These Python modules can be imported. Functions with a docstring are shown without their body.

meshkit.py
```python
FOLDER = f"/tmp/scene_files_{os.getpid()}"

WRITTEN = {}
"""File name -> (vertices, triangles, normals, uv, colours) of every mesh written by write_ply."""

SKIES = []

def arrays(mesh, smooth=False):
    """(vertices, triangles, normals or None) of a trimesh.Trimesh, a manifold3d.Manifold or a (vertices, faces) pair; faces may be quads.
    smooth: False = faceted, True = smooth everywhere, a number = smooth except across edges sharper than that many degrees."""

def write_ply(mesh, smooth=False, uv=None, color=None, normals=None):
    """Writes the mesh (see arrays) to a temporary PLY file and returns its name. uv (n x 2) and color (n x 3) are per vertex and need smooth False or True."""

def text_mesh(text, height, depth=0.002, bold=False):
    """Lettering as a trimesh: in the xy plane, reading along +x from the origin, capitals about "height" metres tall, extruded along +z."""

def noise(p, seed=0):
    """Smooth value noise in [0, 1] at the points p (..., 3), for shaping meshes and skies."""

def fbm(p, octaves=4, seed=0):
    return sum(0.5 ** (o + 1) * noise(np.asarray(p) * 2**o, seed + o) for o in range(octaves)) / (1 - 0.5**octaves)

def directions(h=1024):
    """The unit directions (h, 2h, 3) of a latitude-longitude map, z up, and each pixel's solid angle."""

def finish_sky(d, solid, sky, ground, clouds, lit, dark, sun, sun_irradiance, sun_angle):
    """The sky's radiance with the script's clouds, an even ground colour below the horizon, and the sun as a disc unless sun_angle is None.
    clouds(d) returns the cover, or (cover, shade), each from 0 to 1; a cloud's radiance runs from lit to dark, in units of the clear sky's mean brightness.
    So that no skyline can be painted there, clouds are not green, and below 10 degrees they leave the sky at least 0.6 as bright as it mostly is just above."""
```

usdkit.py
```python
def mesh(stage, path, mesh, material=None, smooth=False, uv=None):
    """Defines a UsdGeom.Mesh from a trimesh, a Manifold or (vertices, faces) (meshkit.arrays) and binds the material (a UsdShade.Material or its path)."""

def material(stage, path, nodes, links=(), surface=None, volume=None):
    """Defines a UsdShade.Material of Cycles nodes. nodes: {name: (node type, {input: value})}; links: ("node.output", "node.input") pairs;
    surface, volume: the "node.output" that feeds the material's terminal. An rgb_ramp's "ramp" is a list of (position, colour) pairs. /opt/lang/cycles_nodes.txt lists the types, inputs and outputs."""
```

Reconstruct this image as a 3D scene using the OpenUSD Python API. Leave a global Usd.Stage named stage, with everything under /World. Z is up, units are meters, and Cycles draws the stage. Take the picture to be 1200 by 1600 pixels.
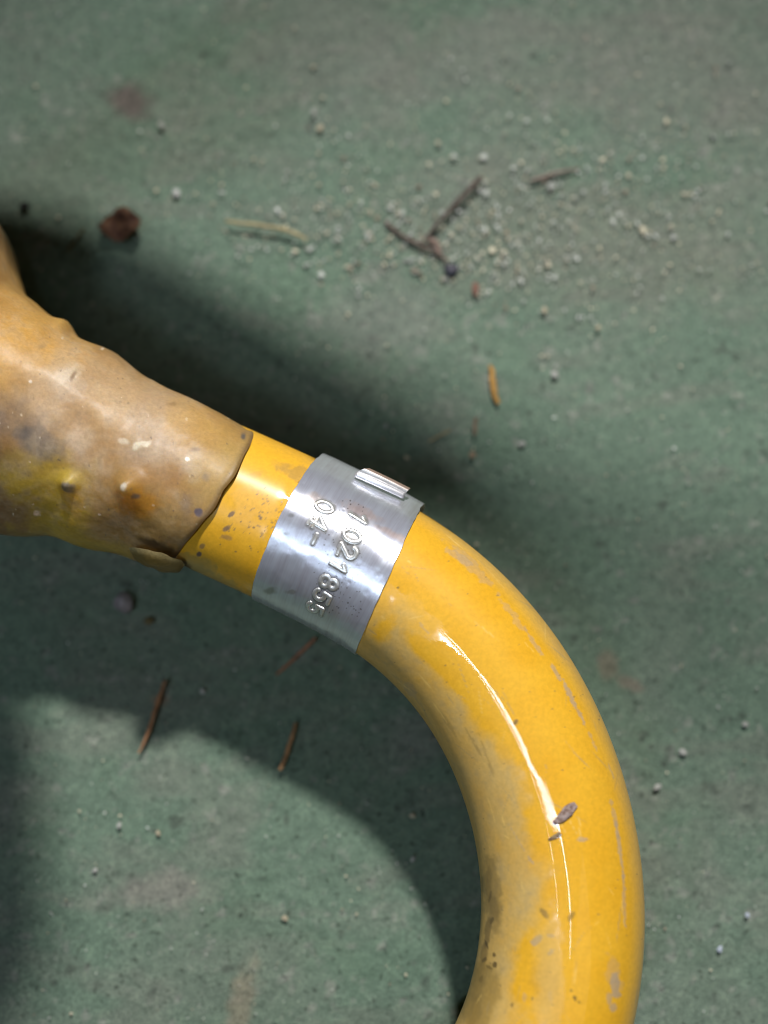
import math, random
import numpy as np, trimesh, usdkit, meshkit
from pxr import Usd, UsdGeom, UsdLux, UsdShade, Gf, Sdf, Vt
from scipy.interpolate import splprep, splev
from scipy.spatial import cKDTree

stage = Usd.Stage.CreateInMemory()
UsdGeom.Xform.Define(stage, '/World'); UsdGeom.Scope.Define(stage, '/World/Looks')

# ---------------------------------------------------------------- camera
D, TILT, ZP = 0.26, math.radians(11), 0.040        # camera to pipe, tilt of the phone, height of the pipe's axis
FPX = 7.27e3 * D                                    # focal length in photo pixels (1200 wide)
fwd = np.array([0, math.sin(TILT), -math.cos(TILT)]); rgt = np.array([1.0, 0, 0]); upv = np.cross(rgt, fwd)
CAM = np.array([0, 0, ZP]) - fwd * D
cam = UsdGeom.Camera.Define(stage, '/World/camera')
m = np.eye(4); m[0, :3], m[1, :3], m[2, :3], m[3, :3] = rgt, upv, -fwd, CAM
cam.AddTransformOp().Set(Gf.Matrix4d(m.tolist()))
cam.CreateHorizontalApertureAttr(24.0); cam.CreateVerticalApertureAttr(32.0)
cam.CreateFocalLengthAttr(24.0 * FPX / 1200)
cam.CreateFStopAttr(24.0 * FPX / 1200 / 7.5); cam.CreateFocusDistanceAttr(0.247)
cam.CreateClippingRangeAttr(Gf.Vec2f(0.01, 50)); cam.CreateExposureAttr(0.0)

# ---------------------------------------------------------------- lamps (an indoor place at night: lamps only)
def aim(prim, pos, target, along):
    z = np.array(pos, float) - np.array(target, float); z /= np.linalg.norm(z)
    x = np.array(along, float); x -= z * (x @ z); x /= np.linalg.norm(x); y = np.cross(z, x)
    M = np.eye(4); M[0, :3], M[1, :3], M[2, :3], M[3, :3] = x, y, z, pos
    UsdGeom.Xformable(prim).AddTransformOp().Set(Gf.Matrix4d(M.tolist()))
def lamp(name, pos, target, along, w, h, inten, col):
    l = UsdLux.RectLight.Define(stage, '/World/' + name)
    l.CreateWidthAttr(w); l.CreateHeightAttr(h); l.CreateIntensityAttr(inten); l.CreateColorAttr(Gf.Vec3f(*col)); l.CreateNormalizeAttr(True)
    aim(l, pos, target, along)
def spot(name, pos, target, radius, cone, soft, inten, col):
    l = UsdLux.SphereLight.Define(stage, '/World/' + name)
    l.CreateRadiusAttr(radius); l.CreateIntensityAttr(inten); l.CreateColorAttr(Gf.Vec3f(*col)); l.CreateNormalizeAttr(True)
    sh = UsdLux.ShapingAPI.Apply(l.GetPrim()); sh.CreateShapingConeAngleAttr(cone); sh.CreateShapingConeSoftnessAttr(soft)
    aim(l, pos, target, (1, 0, 0))
spot('work_lamp', (0.11, 0.66, 0.98), (0.02, -0.10, 0.0), 0.036, 16.5, 1.0, 21.5, (1.0, 0.96, 0.92))
lamp('bench_lamp', (-0.285, -0.302, 1.02), (0, 0, 0.03), (0.23, 0.31, 0), 0.15, 0.012, 0.45, (0.76, 0.87, 1.0))
lamp('tube_lamp', (-0.335, -0.37, 1.02), (0, 0, 0.03), (0.23, 0.31, 0), 0.40, 0.010, 0.18, (0.74, 0.86, 1.0))
lamp('tube_lamp_001', (-0.070, -0.160, 1.02), (0, 0, 0.03), (0.29, 0.04, 0), 0.30, 0.010, 0.14, (0.74, 0.86, 1.0))
lamp('tube_lamp_002', (0.062, -0.178, 1.02), (0, 0, 0.03), (0.05, -0.08, 0), 0.11, 0.010, 0.05, (0.74, 0.86, 1.0))
lamp('side_lamp', (0.42, -0.36, 1.0), (0, 0, 0.03), (0.9, 0.3, 0), 0.40, 0.40, 0.09, (1.0, 0.82, 0.62))
dome = UsdLux.DomeLight.Define(stage, '/World/room_ambient')
room = usdkit.material(stage, '/World/Looks/room_air', {'b': ('background_shader', {'color': (0.9, 0.95, 1.0), 'strength': 0.0035})}, surface='b.background')
UsdShade.MaterialBindingAPI.Apply(dome.GetPrim()).Bind(room)

# ---------------------------------------------------------------- helpers
def ray(px, py):
    d = fwd + rgt * (px - 600) / FPX - upv * (py - 800) / FPX
    return d / np.linalg.norm(d)
def at(px, py, z):                                  # the point at height z seen at photo position px, py
    d = ray(px, py); return CAM + d * ((z - CAM[2]) / d[2])
def seen(P):
    q = np.asarray(P, float) - CAM; w = q @ fwd
    return 600 + FPX * (q @ rgt) / w, 800 - FPX * (q @ upv) / w
def sstep(a, b, x):
    t = np.clip((x - a) / (b - a), 0, 1); return t * t * (3 - 2 * t)
taken = {}
def path_for(name, parent='/World'):
    k = (parent, name); n = taken.get(k, -1) + 1; taken[k] = n
    return f'{parent}/{name}' + (f'_{n:03d}' if n else '')
def tag(p, label=None, cat=None, group=None, kind=None):
    p = p.GetPrim() if hasattr(p, 'GetPrim') else p
    for k, v in (('label', label), ('category', cat), ('group', group), ('kind', kind)):
        if v: p.SetCustomDataByKey(k, v)
    return p
def thing(name, label, cat, loc=(0, 0, 0), group=None):
    x = UsdGeom.Xform.Define(stage, path_for(name)); x.AddTranslateOp().Set(Gf.Vec3d(*map(float, loc)))
    return tag(x, label, cat, group)
def obj(name, mesh, mat, parent=None, smooth=True, tint=None, extra=None, origin=(0, 0, 0)):
    if isinstance(mesh, trimesh.Trimesh): v, f = np.array(mesh.vertices), np.array(mesh.faces)
    else: v, f = np.asarray(mesh[0], float), np.asarray(mesh[1], int)
    g = usdkit.mesh(stage, path_for(name, str(parent.GetPath()) if parent else '/World'), (v - np.asarray(origin), f), mat, smooth=smooth)
    api = UsdGeom.PrimvarsAPI(g)
    for nm, a in (('tint', tint), ('wear', extra), ('grain', np.tile(b1, (len(v), 1)) if mat is METAL else None)):
        if a is not None:
            api.CreatePrimvar(nm, Sdf.ValueTypeNames.Color3fArray, 'vertex').Set(Vt.Vec3fArray.FromNumpy(np.asarray(a, np.float32)))
    return g.GetPrim()
def grid_faces(n, k, wrap=False):
    i, j = np.meshgrid(np.arange(n - 1), np.arange(k if wrap else k - 1), indexing='ij'); i, j = i.ravel(), j.ravel(); j2 = (j + 1) % k
    a, b, c, d = i * k + j, i * k + j2, (i + 1) * k + j2, (i + 1) * k + j
    return np.vstack([np.stack([a, b, c], 1), np.stack([a, c, d], 1)])
def outward(v, f, centre_of):                       # flips all faces if they look inwards
    n = np.cross(v[f[:, 1]] - v[f[:, 0]], v[f[:, 2]] - v[f[:, 0]]); c = v[f].mean(1)
    return f[:, ::-1] if (n * (c - centre_of(f))).sum() < 0 else f
fbm, noise = meshkit.fbm, meshkit.noise
def blob(X, Y, px, py, rx, ry, ang=0.0, hard=0.35, warp=0.5, seed=0):
    """a stain with a ragged edge round photo position px, py on whatever surface is being dirtied"""
    c, s = math.cos(math.radians(ang)), math.sin(math.radians(ang))
    dx, dy = X - px, Y - py
    u, v = (dx * c + dy * s) / rx, (-dx * s + dy * c) / ry
    out = np.zeros(len(X)); near = (abs(u) < 2.2) & (abs(v) < 2.2)
    if near.any():
        q = np.stack([X[near] / (0.5 * min(rx, ry) + 6), Y[near] / (0.5 * min(rx, ry) + 6), np.full(near.sum(), seed * 1.7)], 1)
        r = np.hypot(u[near], v[near]) + warp * (fbm(q, 4, seed) - 0.5) * 2
        out[near] = 1 - sstep(1 - hard, 1 + hard, r)
    return out
def lay(col, mask, c):
    return col + mask[:, None] * (np.asarray(c) - col)

# ---------------------------------------------------------------- materials
L = '/World/Looks/'
def mat_floor():
    n = {'g': ('geometry', {}), 't': ('attribute', {'attribute': 'tint'}),
         'fine': ('noise_texture', {'scale': 2600.0, 'detail': 3.0, 'roughness': 0.65}),
         'mid': ('noise_texture', {'scale': 420.0, 'detail': 4.0, 'roughness': 0.7}),
         'fr': ('rgb_ramp', {'ramp': [(0.30, (0.45, 0.45, 0.46)), (0.5, (1.0, 1.0, 1.0)), (0.70, (1.6, 1.57, 1.53))]}),
         'mr': ('rgb_ramp', {'ramp': [(0.30, (0.76, 0.78, 0.78)), (0.5, (1, 1, 1)), (0.72, (1.25, 1.22, 1.2))]}),
         'm1': ('mix', {'mix_type': 'multiply', 'fac': 1.0}), 'm2': ('mix', {'mix_type': 'multiply', 'fac': 1.0}),
         'pit': ('noise_texture', {'scale': 700.0, 'detail': 2.0}), 'pr': ('rgb_ramp', {'ramp': [(0.0, (0.25, 0.25, 0.25)), (0.30, (0.3, 0.3, 0.3)), (0.36, (1, 1, 1))]}),
         'm3': ('mix', {'mix_type': 'multiply', 'fac': 0.8}),
         'bm': ('bump', {'strength': 0.55, 'distance': 0.0006}), 'p': ('principled_bsdf', {'roughness': 0.62, 'specular_ior_level': 0.35})}
    l = [('g.position', x + '.vector') for x in ('fine', 'mid', 'pit')] + [('fine.fac', 'fr.fac'), ('mid.fac', 'mr.fac'), ('t.color', 'm1.color1'), ('fr.color', 'm1.color2'),
         ('m1.color', 'm2.color1'), ('mr.color', 'm2.color2'), ('pit.fac', 'pr.fac'), ('m2.color', 'm3.color1'), ('pr.color', 'm3.color2'), ('m3.color', 'p.base_color'), ('fine.fac', 'bm.height'), ('bm.normal', 'p.normal')]
    return usdkit.material(stage, L + 'green_floor_paint', n, l, surface='p.BSDF')
def mat_tint(name, rough, spec=0.5, fine=900.0, amp=0.18, bump=0.15, dist=0.0002, **kw):
    """colour per vertex, broken up by a fine grain"""
    n = {'g': ('geometry', {}), 't': ('attribute', {'attribute': 'tint'}), 'fine': ('noise_texture', {'scale': fine, 'detail': 4.0, 'roughness': 0.65}),
         'fr': ('rgb_ramp', {'ramp': [(0.28, (1 - amp,) * 3), (0.72, (1 + amp,) * 3)]}), 'm1': ('mix', {'mix_type': 'multiply', 'fac': 1.0}),
         'bm': ('bump', {'strength': bump, 'distance': dist}), 'p': ('principled_bsdf', {'roughness': rough, 'specular_ior_level': spec, **kw})}
    l = [('g.position', 'fine.vector'), ('fine.fac', 'fr.fac'), ('t.color', 'm1.color1'), ('fr.color', 'm1.color2'), ('m1.color', 'p.base_color'), ('fine.fac', 'bm.height'), ('bm.normal', 'p.normal')]
    return usdkit.material(stage, L + name, n, l, surface='p.BSDF')
def mat_paint():
    n = {'g': ('geometry', {}), 't': ('attribute', {'attribute': 'tint'}), 'w': ('attribute', {'attribute': 'wear'}), 'sw': ('separate_color', {}),
         'fine': ('noise_texture', {'scale': 1100.0, 'detail': 4.0, 'roughness': 0.7}), 'fr': ('rgb_ramp', {'ramp': [(0.28, (0.90,) * 3), (0.72, (1.10,) * 3)]}),
         'm1': ('mix', {'mix_type': 'multiply', 'fac': 1.0}),
         'orange': ('noise_texture', {'scale': 260.0, 'detail': 1.0}), 'b1': ('bump', {'strength': 0.02, 'distance': 0.0004}),
         'b2': ('bump', {'strength': 0.25, 'distance': 0.0001}),
         'rg': ('map_range', {'from_min': 0.0, 'from_max': 1.0, 'to_min': 0.46, 'to_max': 0.66}),
         'cw': ('map_range', {'from_min': 0.0, 'from_max': 0.8, 'to_min': 1.0, 'to_max': 0.15, 'clamp': True}),
         'cq': ('map_range', {'from_min': 0.15, 'from_max': 0.6, 'to_min': 0.018, 'to_max': 0.32, 'clamp': True}), 'p': ('principled_bsdf', {'specular_ior_level': 0.2, 'coat_ior': 1.5})}
    l = [('g.position', 'fine.vector'), ('g.position', 'orange.vector'), ('fine.fac', 'fr.fac'), ('t.color', 'm1.color1'), ('fr.color', 'm1.color2'), ('m1.color', 'p.base_color'),
         ('w.color', 'sw.color'), ('sw.r', 'rg.value'), ('rg.result', 'p.roughness'), ('sw.r', 'cw.value'), ('sw.r', 'cq.value'), ('cq.result', 'p.coat_roughness'), ('cw.result', 'p.coat_weight'),
         ('orange.fac', 'b1.height'), ('fine.fac', 'b2.height'), ('b2.normal', 'p.normal'), ('b1.normal', 'p.coat_normal')]
    return usdkit.material(stage, L + 'yellow_gloss_paint', n, l, surface='p.BSDF')
def mat_metal():
    # brushed round the pipe: wear carries (along the axis, round the pipe, dirt) so that the grain follows the band
    n = {'w': ('attribute', {'attribute': 'wear'}), 'mp': ('mapping', {'scale': (1.0, 0.035, 0.0)}), 'grain': ('noise_texture', {'scale': 1500.0, 'detail': 5.0, 'roughness': 0.75}),
         'mp2': ('mapping', {'scale': (1.0, 0.08, 0.0)}), 'g2': ('noise_texture', {'scale': 500.0, 'detail': 4.0, 'roughness': 0.6}),
         'bm': ('bump', {'strength': 0.30, 'distance': 0.00012}), 't': ('attribute', {'attribute': 'tint'}),
         'cr': ('rgb_ramp', {'ramp': [(0.3, (0.92, 0.92, 0.93)), (0.7, (1.06, 1.12, 1.12))]}), 'mx': ('mix', {'mix_type': 'multiply', 'fac': 1.0}),
         'rr': ('map_range', {'from_min': 0.3, 'from_max': 0.7, 'to_min': 0.29, 'to_max': 0.38}),
         'tg': ('attribute', {'attribute': 'grain'}), 'p': ('principled_bsdf', {'metallic': 0.68, 'anisotropic': 0.72})}
    l = [('w.color', 'mp.vector'), ('mp.vector', 'grain.vector'), ('w.color', 'mp2.vector'), ('mp2.vector', 'g2.vector'), ('grain.fac', 'bm.height'), ('bm.normal', 'p.normal'), ('g2.fac', 'rr.value'), ('rr.result', 'p.roughness'),
         ('g2.fac', 'cr.fac'), ('t.color', 'mx.color1'), ('cr.color', 'mx.color2'), ('mx.color', 'p.base_color'), ('tg.vector', 'p.tangent')]
    return usdkit.material(stage, L + 'brushed_aluminium', n, l, surface='p.BSDF')
FILM = mat_tint('torn_film', 0.4, 0.45, 1300.0, 0.2, 0.3, 0.0003)
FLOOR, PAINT, METAL = mat_floor(), mat_paint(), mat_metal()
WRAP = mat_tint('amber_shrink_film', 0.5, 0.35, 1300.0, 0.13, 0.18, 0.0003, subsurface_weight=0.35, subsurface_scale=0.003, subsurface_radius=(1.0, 0.6, 0.25), coat_weight=0.07, coat_roughness=0.3)
BIT = mat_tint('dry_plant_matter', 0.75, 0.25, 1800.0, 0.35, 0.5, 0.0002)
STONE = mat_tint('grit_stone', 0.5, 0.5, 2200.0, 0.25, 0.3, 0.0002)

# ---------------------------------------------------------------- the floor
def axis_coords(lo, hi, step, far):
    a = np.arange(lo, hi + step / 2, step); k = np.geomspace(step, far, 26)
    return np.concatenate([lo - np.cumsum(k)[::-1] * 0 - k[::-1], a, hi + k])
gx, gy = axis_coords(-0.125, 0.125, 0.0006, 3.0), axis_coords(-0.135, 0.18, 0.0006, 3.0)
XX, YY = np.meshgrid(gx, gy, indexing='ij'); V = np.stack([XX.ravel(), YY.ravel(), np.zeros(XX.size)], 1)
near = (abs(V[:, 0]) < 0.13) & (V[:, 1] > -0.14) & (V[:, 1] < 0.185)
V[near, 2] = -0.0012 + (fbm(V[near] * 60, 3, 5) - 0.5) * 0.0012 + (fbm(V[near] * 400, 2, 9) - 0.5) * 0.0005
V[~near, 2] = -0.0012
F = grid_faces(len(gx), len(gy)); nn = np.cross(V[F[0, 1]] - V[F[0, 0]], V[F[0, 2]] - V[F[0, 0]])
F = F if nn[2] > 0 else F[:, ::-1]
px, py = seen(np.where(near[:, None], V, 0)); px = np.where(near, px, -9999); py = np.where(near, py, -9999)
W = V + (fbm(V * 25, 3, 2)[:, None] - 0.5) * 0.02
col = np.tile([0.124, 0.192, 0.140], (len(V), 1))
col = lay(col, sstep(0.42, 0.68, fbm(W * 30, 5, 11)) * 0.4, (0.165, 0.19, 0.155))       # worn, dusty places
col = lay(col, sstep(0.50, 0.72, fbm(W * np.array([55, 140, 1]), 4, 12)) * 0.32, (0.185, 0.19, 0.162))
col = lay(col, sstep(0.52, 0.75, fbm(W * 60, 4, 13)) * 0.32, (0.095, 0.17, 0.11))         # paint still green
col = lay(col, sstep(0.60, 0.75, fbm(V * 420, 3, 14)) * 0.55, (0.27, 0.28, 0.25))         # pale specks of dust
col = lay(col, sstep(0.66, 0.78, fbm(V * 300, 3, 15)) * 0.6, (0.05, 0.06, 0.05))          # dark specks
for (a, b, rx, ry, an, c, k) in [(205, 160, 34, 26, 20, (0.13, 0.085, 0.085), 0.7), (950, 1042, 14, 22, 0, (0.24, 0.15, 0.11), 0.4), (985, 1068, 22, 10, 25, (0.26, 0.16, 0.13), 0.4),
        (655, 1150, 60, 40, 0, (0.2, 0.2, 0.18), 0.5), (590, 500, 90, 60, 0, (0.19, 0.20, 0.18), 0.5), (900, 380, 250, 90, 5, (0.18, 0.18, 0.145), 0.35), (1050, 120, 160, 110, 0, (0.185, 0.18, 0.16), 0.4),
        (250, 1390, 70, 30, 0, (0.24, 0.22, 0.20), 0.5), (380, 1560, 20, 60, 10, (0.25, 0.20, 0.14), 0.5), (250, 1095, 14, 8, 0, (0.28, 0.17, 0.10), 0.5), (700, 100, 150, 50, -25, (0.19, 0.19, 0.17), 0.4), (520, 60, 90, 120, 30, (0.19, 0.195, 0.18), 0.4)]:
    col = lay(col, blob(px, py, a, b, rx, ry, an, 0.5, 0.5, int(a)) * k, c)
tag(obj('floor', (V, F), FLOOR, tint=col), kind='structure')

# ---------------------------------------------------------------- the pipe: axis
R = 0.0163
AX = [(-100, 573), (150, 690), (250, 737), (332, 775), (391, 803), (450, 830), (490, 849), (529, 867), (568, 886), (608, 905), (650, 932), (693, 971), (742, 1032), (785, 1096), (822, 1163), (852, 1240), (870, 1325), (877, 1410), (873, 1495), (853, 1600), (800, 1720), (700, 1830), (560, 1890), (380, 1900)]
tck, _ = splprep(np.array([at(x, y, ZP) for x, y in AX]).T, s=1.2e-7 * len(AX), k=3)
tt = np.linspace(0, 1, 6000); CC = np.array(splev(tt, tck)).T
arc = np.concatenate([[0], np.cumsum(np.linalg.norm(np.diff(CC, axis=0), axis=1))])
def axis(s):
    P = np.stack([np.interp(s, arc, CC[:, k]) for k in range(3)], 1)
    Q = np.stack([np.interp(s + 1e-3, arc, CC[:, k]) for k in range(3)], 1) - np.stack([np.interp(s - 1e-3, arc, CC[:, k]) for k in range(3)], 1)
    T = Q / np.linalg.norm(Q, axis=1)[:, None]; B = np.cross(np.array([0, 0, 1.0]), T); B /= np.linalg.norm(B, axis=1)[:, None]
    return P, T, B                                   # B points to the outer (upper) side of the bend
S_of = lambda px, py: arc[np.argmin(np.linalg.norm(CC - at(px, py, ZP), axis=1))]
pipe = thing('yellow_pipe', 'yellow painted bent steel pipe with amber wrapped joint and stamped aluminium band', 'pipe', (0, 0, 0))

s0, s1 = S_of(240, 730), arc[-1]
ns, nk = 1500, 288
ss = np.linspace(s0, s1, ns); P, T, B = axis(ss)
th = np.linspace(0, 2 * math.pi, nk, endpoint=False)
N = B[:, None] * np.sin(th)[None, :, None] + np.array([0, 0, 1.0]) * np.cos(th)[None, :, None]
V = (P[:, None] + R * N).reshape(-1, 3); Nf = N.reshape(-1, 3)
F = grid_faces(ns, nk, True); cen = np.repeat(P, nk, 0); F = outward(V, F, lambda f: cen[f].mean(1))
V = V + Nf * ((fbm(V * 90, 2, 3)[:, None] - 0.5) * 0.00009)
q = np.tile(np.sin(th), ns); top = np.tile(np.cos(th), ns); sv = np.repeat(ss, nk)
px, py = seen(V); hidden = top < -0.25; px = np.where(hidden, -9999, px)
sT1 = S_of(608, 915); sT0 = S_of(452, 832)
f1, f2, f3 = fbm(V * 70, 5, 21), fbm(V * 220, 4, 22), fbm(V * 700, 3, 23)
col = np.tile([0.80, 0.437, 0.028], (len(V), 1))
col = lay(col, sstep(0.4, 0.7, f1) * 0.5, (0.75, 0.385, 0.014))
col = lay(col, sstep(0.35, 0.65, f2) * 0.18, (0.82, 0.50, 0.045))
w = sstep(sT1 - 0.004, sT1 + 0.008, sv)
dust = sstep(0.0, 0.42, -q - 0.24 + 0.7 * (f1 - 0.5) + 0.45 * (f2 - 0.5)) * w * (0.55 + 0.7 * (f2 - 0.2))
dust = np.clip(dust, 0, 0.92)
for (a, b, rx, ry, an, k) in [(668, 1022, 40, 13, 40, -0.8), (720, 1075, 40, 10, 50, -0.6), (830, 1250, 20, 60, -15, -0.5), (600, 985, 14, 22, 30, -0.7), (830, 1515, 28, 70, 0, -0.6)]:
    dust = np.clip(dust + k * blob(px, py, a, b, rx, ry, an, 0.5, 0.5, int(b)), 0, 1)
rim = sstep(0.72, 0.98, q + 0.35 * (f1 - 0.5)) * w * 0.55
dust = np.maximum(dust, rim); dust = np.maximum(dust, sstep(0.1, 0.9, -top) * 0.7)
wr_ = (1 - sstep(sT0 - .004, sT0, sv)) * .55
col = lay(col, dust * 0.85, (0.53, 0.40, 0.17))
col = lay(col, dust * sstep(0.5, 0.8, f3) * 0.35, (0.34, 0.27, 0.15))
wear = np.maximum(dust, wr_)
def mark(a, b, rx, ry, an, c, k, rough=0.9, hard=0.3, warp=0.7):
    global col, wear
    mk = blob(px, py, a, b, rx, ry, an, hard, warp, int(a * 3 + b)) * k
    col = lay(col, mk, c); wear = np.maximum(wear, mk * rough)
rng_s = np.random.default_rng(17)
GREY, DARK = (0.36, 0.31, 0.25), (0.10, 0.07, 0.03)
# scuffs and chips of the bend
for (a, b, rx, ry, an, k) in [(835, 1005, 26, 3.5, 58, .55), (868, 1050, 18, 3.5, 62, .75), (890, 1085, 26, 4.5, 66, .9), (908, 1120, 24, 3.5, 64, .8), (925, 1155, 18, 2.5, 66, .5), (715, 868, 24, 7, 35, .55), (738, 885, 50, 10, 45, .45),
        (800, 960, 30, 6, 52, .4), (960, 1275, 30, 4, 78, .55), (968, 1325, 46, 3.5, 82, .8), (975, 1400, 44, 3, 88, .65), (955, 1205, 14, 2, 70, .5), (962, 1540, 8, 24, -4, .95), (952, 1560, 4, 12, 0, .7), (958, 1575, 6, 10, 10, .8), (958, 1520, 14, 30, -8, .35),
        (838, 1470, 12, 7, -30, .95), (860, 1462, 7, 5, 0, .7), (862, 1487, 9, 4, -45, .85), (909, 1312, 8, 5, 0, .8), (830, 1345, 9, 2.5, 50, .7), (808, 1310, 26, 1.6, 60, .45), (820, 1560, 4, 9, 0, .5), (641, 1078, 14, 8, 50, .35), (665, 985, 16, 2, 50, .6), (860, 1560, 3, 14, 0, .3)]:
    mark(a, b, rx * .9, ry * .8, an, GREY, k * .72, .9, .18, 1.0)
for (a, b, rx, ry, an, k) in [(772, 1420, 8, 20, -10, .4), (762, 1455, 5, 24, 8, .55), (756, 1490, 6, 18, 10, .5), (748, 1540, 9, 26, 12, .3), (742, 1580, 10, 24, 14, .3), (764, 1380, 5, 26, 0, .3), (768, 1440, 2.5, 6, 20, .8), (760, 1475, 2, 7, -20, .8), (757, 1500, 3, 5, 40, .7), (765, 1512, 5, 2, 30, .7), (752, 1530, 3, 7, 10, .6), (772, 1492, 2.5, 3.5, 0, .8), (766, 1400, 2, 8, 10, .6), (773, 1508, 3, 5, 0, .9), (850, 1427, 4, 9, -35, .6), (893, 1432, 4, 8, 30, .6),
        (898, 1560, 2.2, 4, 0, .8), (893, 1548, 2, 3, 0, .7), (905, 1566, 2, 2.5, 0, .6), (806, 1128, 3, 5, 30, .8), (760, 1180, 2, 30, -20, .25), (740, 1160, 26, 2, 60, .3), (700, 1130, 30, 3, 58, .25), (622, 918, 2, 2, 0, .8), (832, 1560, 2, 3, 0, .7), (800, 1570, 2, 3, 0, .7), (850, 1535, 20, 30, 0, .12)]:
    mark(a, b, rx, ry, an, DARK, k)
mark(770, 1395, 14, 60, -5, (0.22, 0.16, 0.06), .5); mark(748, 1560, 30, 50, 12, (0.26, 0.18, 0.05), .6)
mark(858, 1520, 22, 95, 0, (0.56, 0.40, 0.14), .5, 1.8, .5, .5)
for _ in range(150):                                   # fine scratches and specks all along the bend
    t_ = rng_s.uniform(S_of(620, 912), S_of(853, 1600)); P1_, T1_, B1_ = axis(np.array([t_])); a_ = math.asin(rng_s.uniform(-.95, .95)); X1, Y1 = seen(P1_ + R * (B1_ * math.sin(a_) + np.array([[0, 0, math.cos(a_)]])))
    X2, Y2 = seen(P1_ + R * (B1_ * math.sin(a_) + np.array([[0, 0, math.cos(a_)]])) + T1_ * .002); ang_ = math.degrees(math.atan2(float(Y2[0] - Y1[0]), float(X2[0] - X1[0]))) + rng_s.normal(0, 22)
    if rng_s.random() < .5: mark(float(X1[0]), float(Y1[0]), rng_s.uniform(5, 26), rng_s.uniform(.7, 1.3), ang_, [(.40, .30, .14), (.88, .62, .18)][rng_s.random() < .4], rng_s.uniform(.2, .5), .6, .4, .5)
    else: mark(float(X1[0]), float(Y1[0]), rng_s.uniform(.8, 1.8), rng_s.uniform(.7, 1.4), 0, (.20, .14, .07), rng_s.uniform(.3, .7), .6, .4, .5)
mark(638, 958, 62, 24, 38, (.80, .50, .10), .25, 3.4, .6, .8)
# grit and rub marks between the wrap and the band
rng = np.random.default_rng(4)
for _ in range(95):
    t = rng.normal(0.5, 0.17); u = rng.uniform(0, 1)
    a, b = 375 + 70 * u - 50 * (t - .5) * 2 + rng.normal(0, 6), 790 + 45 * u + 70 * (t - .5) * 2
    mark(a, b, rng.uniform(0.9, 3.4), rng.uniform(0.7, 1.4), rng.choice([-45, -30, 20, 60]), (0.16, 0.11, 0.07), rng.uniform(.4, .85))
for (a, b, rx, ry, an, k) in [(362, 803, 7, 3, -40, .8), (354, 826, 7, 4, -30, .8), (311, 867, 4, 4, 0, .95), (406, 808, 3, 5, -20, .9), (316, 853, 5, 4, -40, .6), (355, 840, 9, 4, 10, .5), (364, 922, 12, 3, 15, .8), (440, 905, 3, 2, 0, .6), (390, 745, 22, 5, -20, .15)]:
    mark(a, b, rx, ry, an, (0.13, 0.10, 0.09), k)
mark(480, 745, 50, 12, 22, (0.36, 0.23, 0.08), .55); mark(330, 905, 60, 14, 25, (0.42, 0.33, 0.10), .6); mark(300, 880, 40, 14, 25, (0.34, 0.27, 0.09), .6)
mark(287, 884, 14, 9, 20, (.07, .045, .015), .85); mark(400, 790, 34, 22, 25, (0.80, 0.52, 0.20), .25)
tube = obj('tube', (V, F), PAINT, pipe, tint=col, extra=np.stack([wear, q, top], 1))

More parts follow.
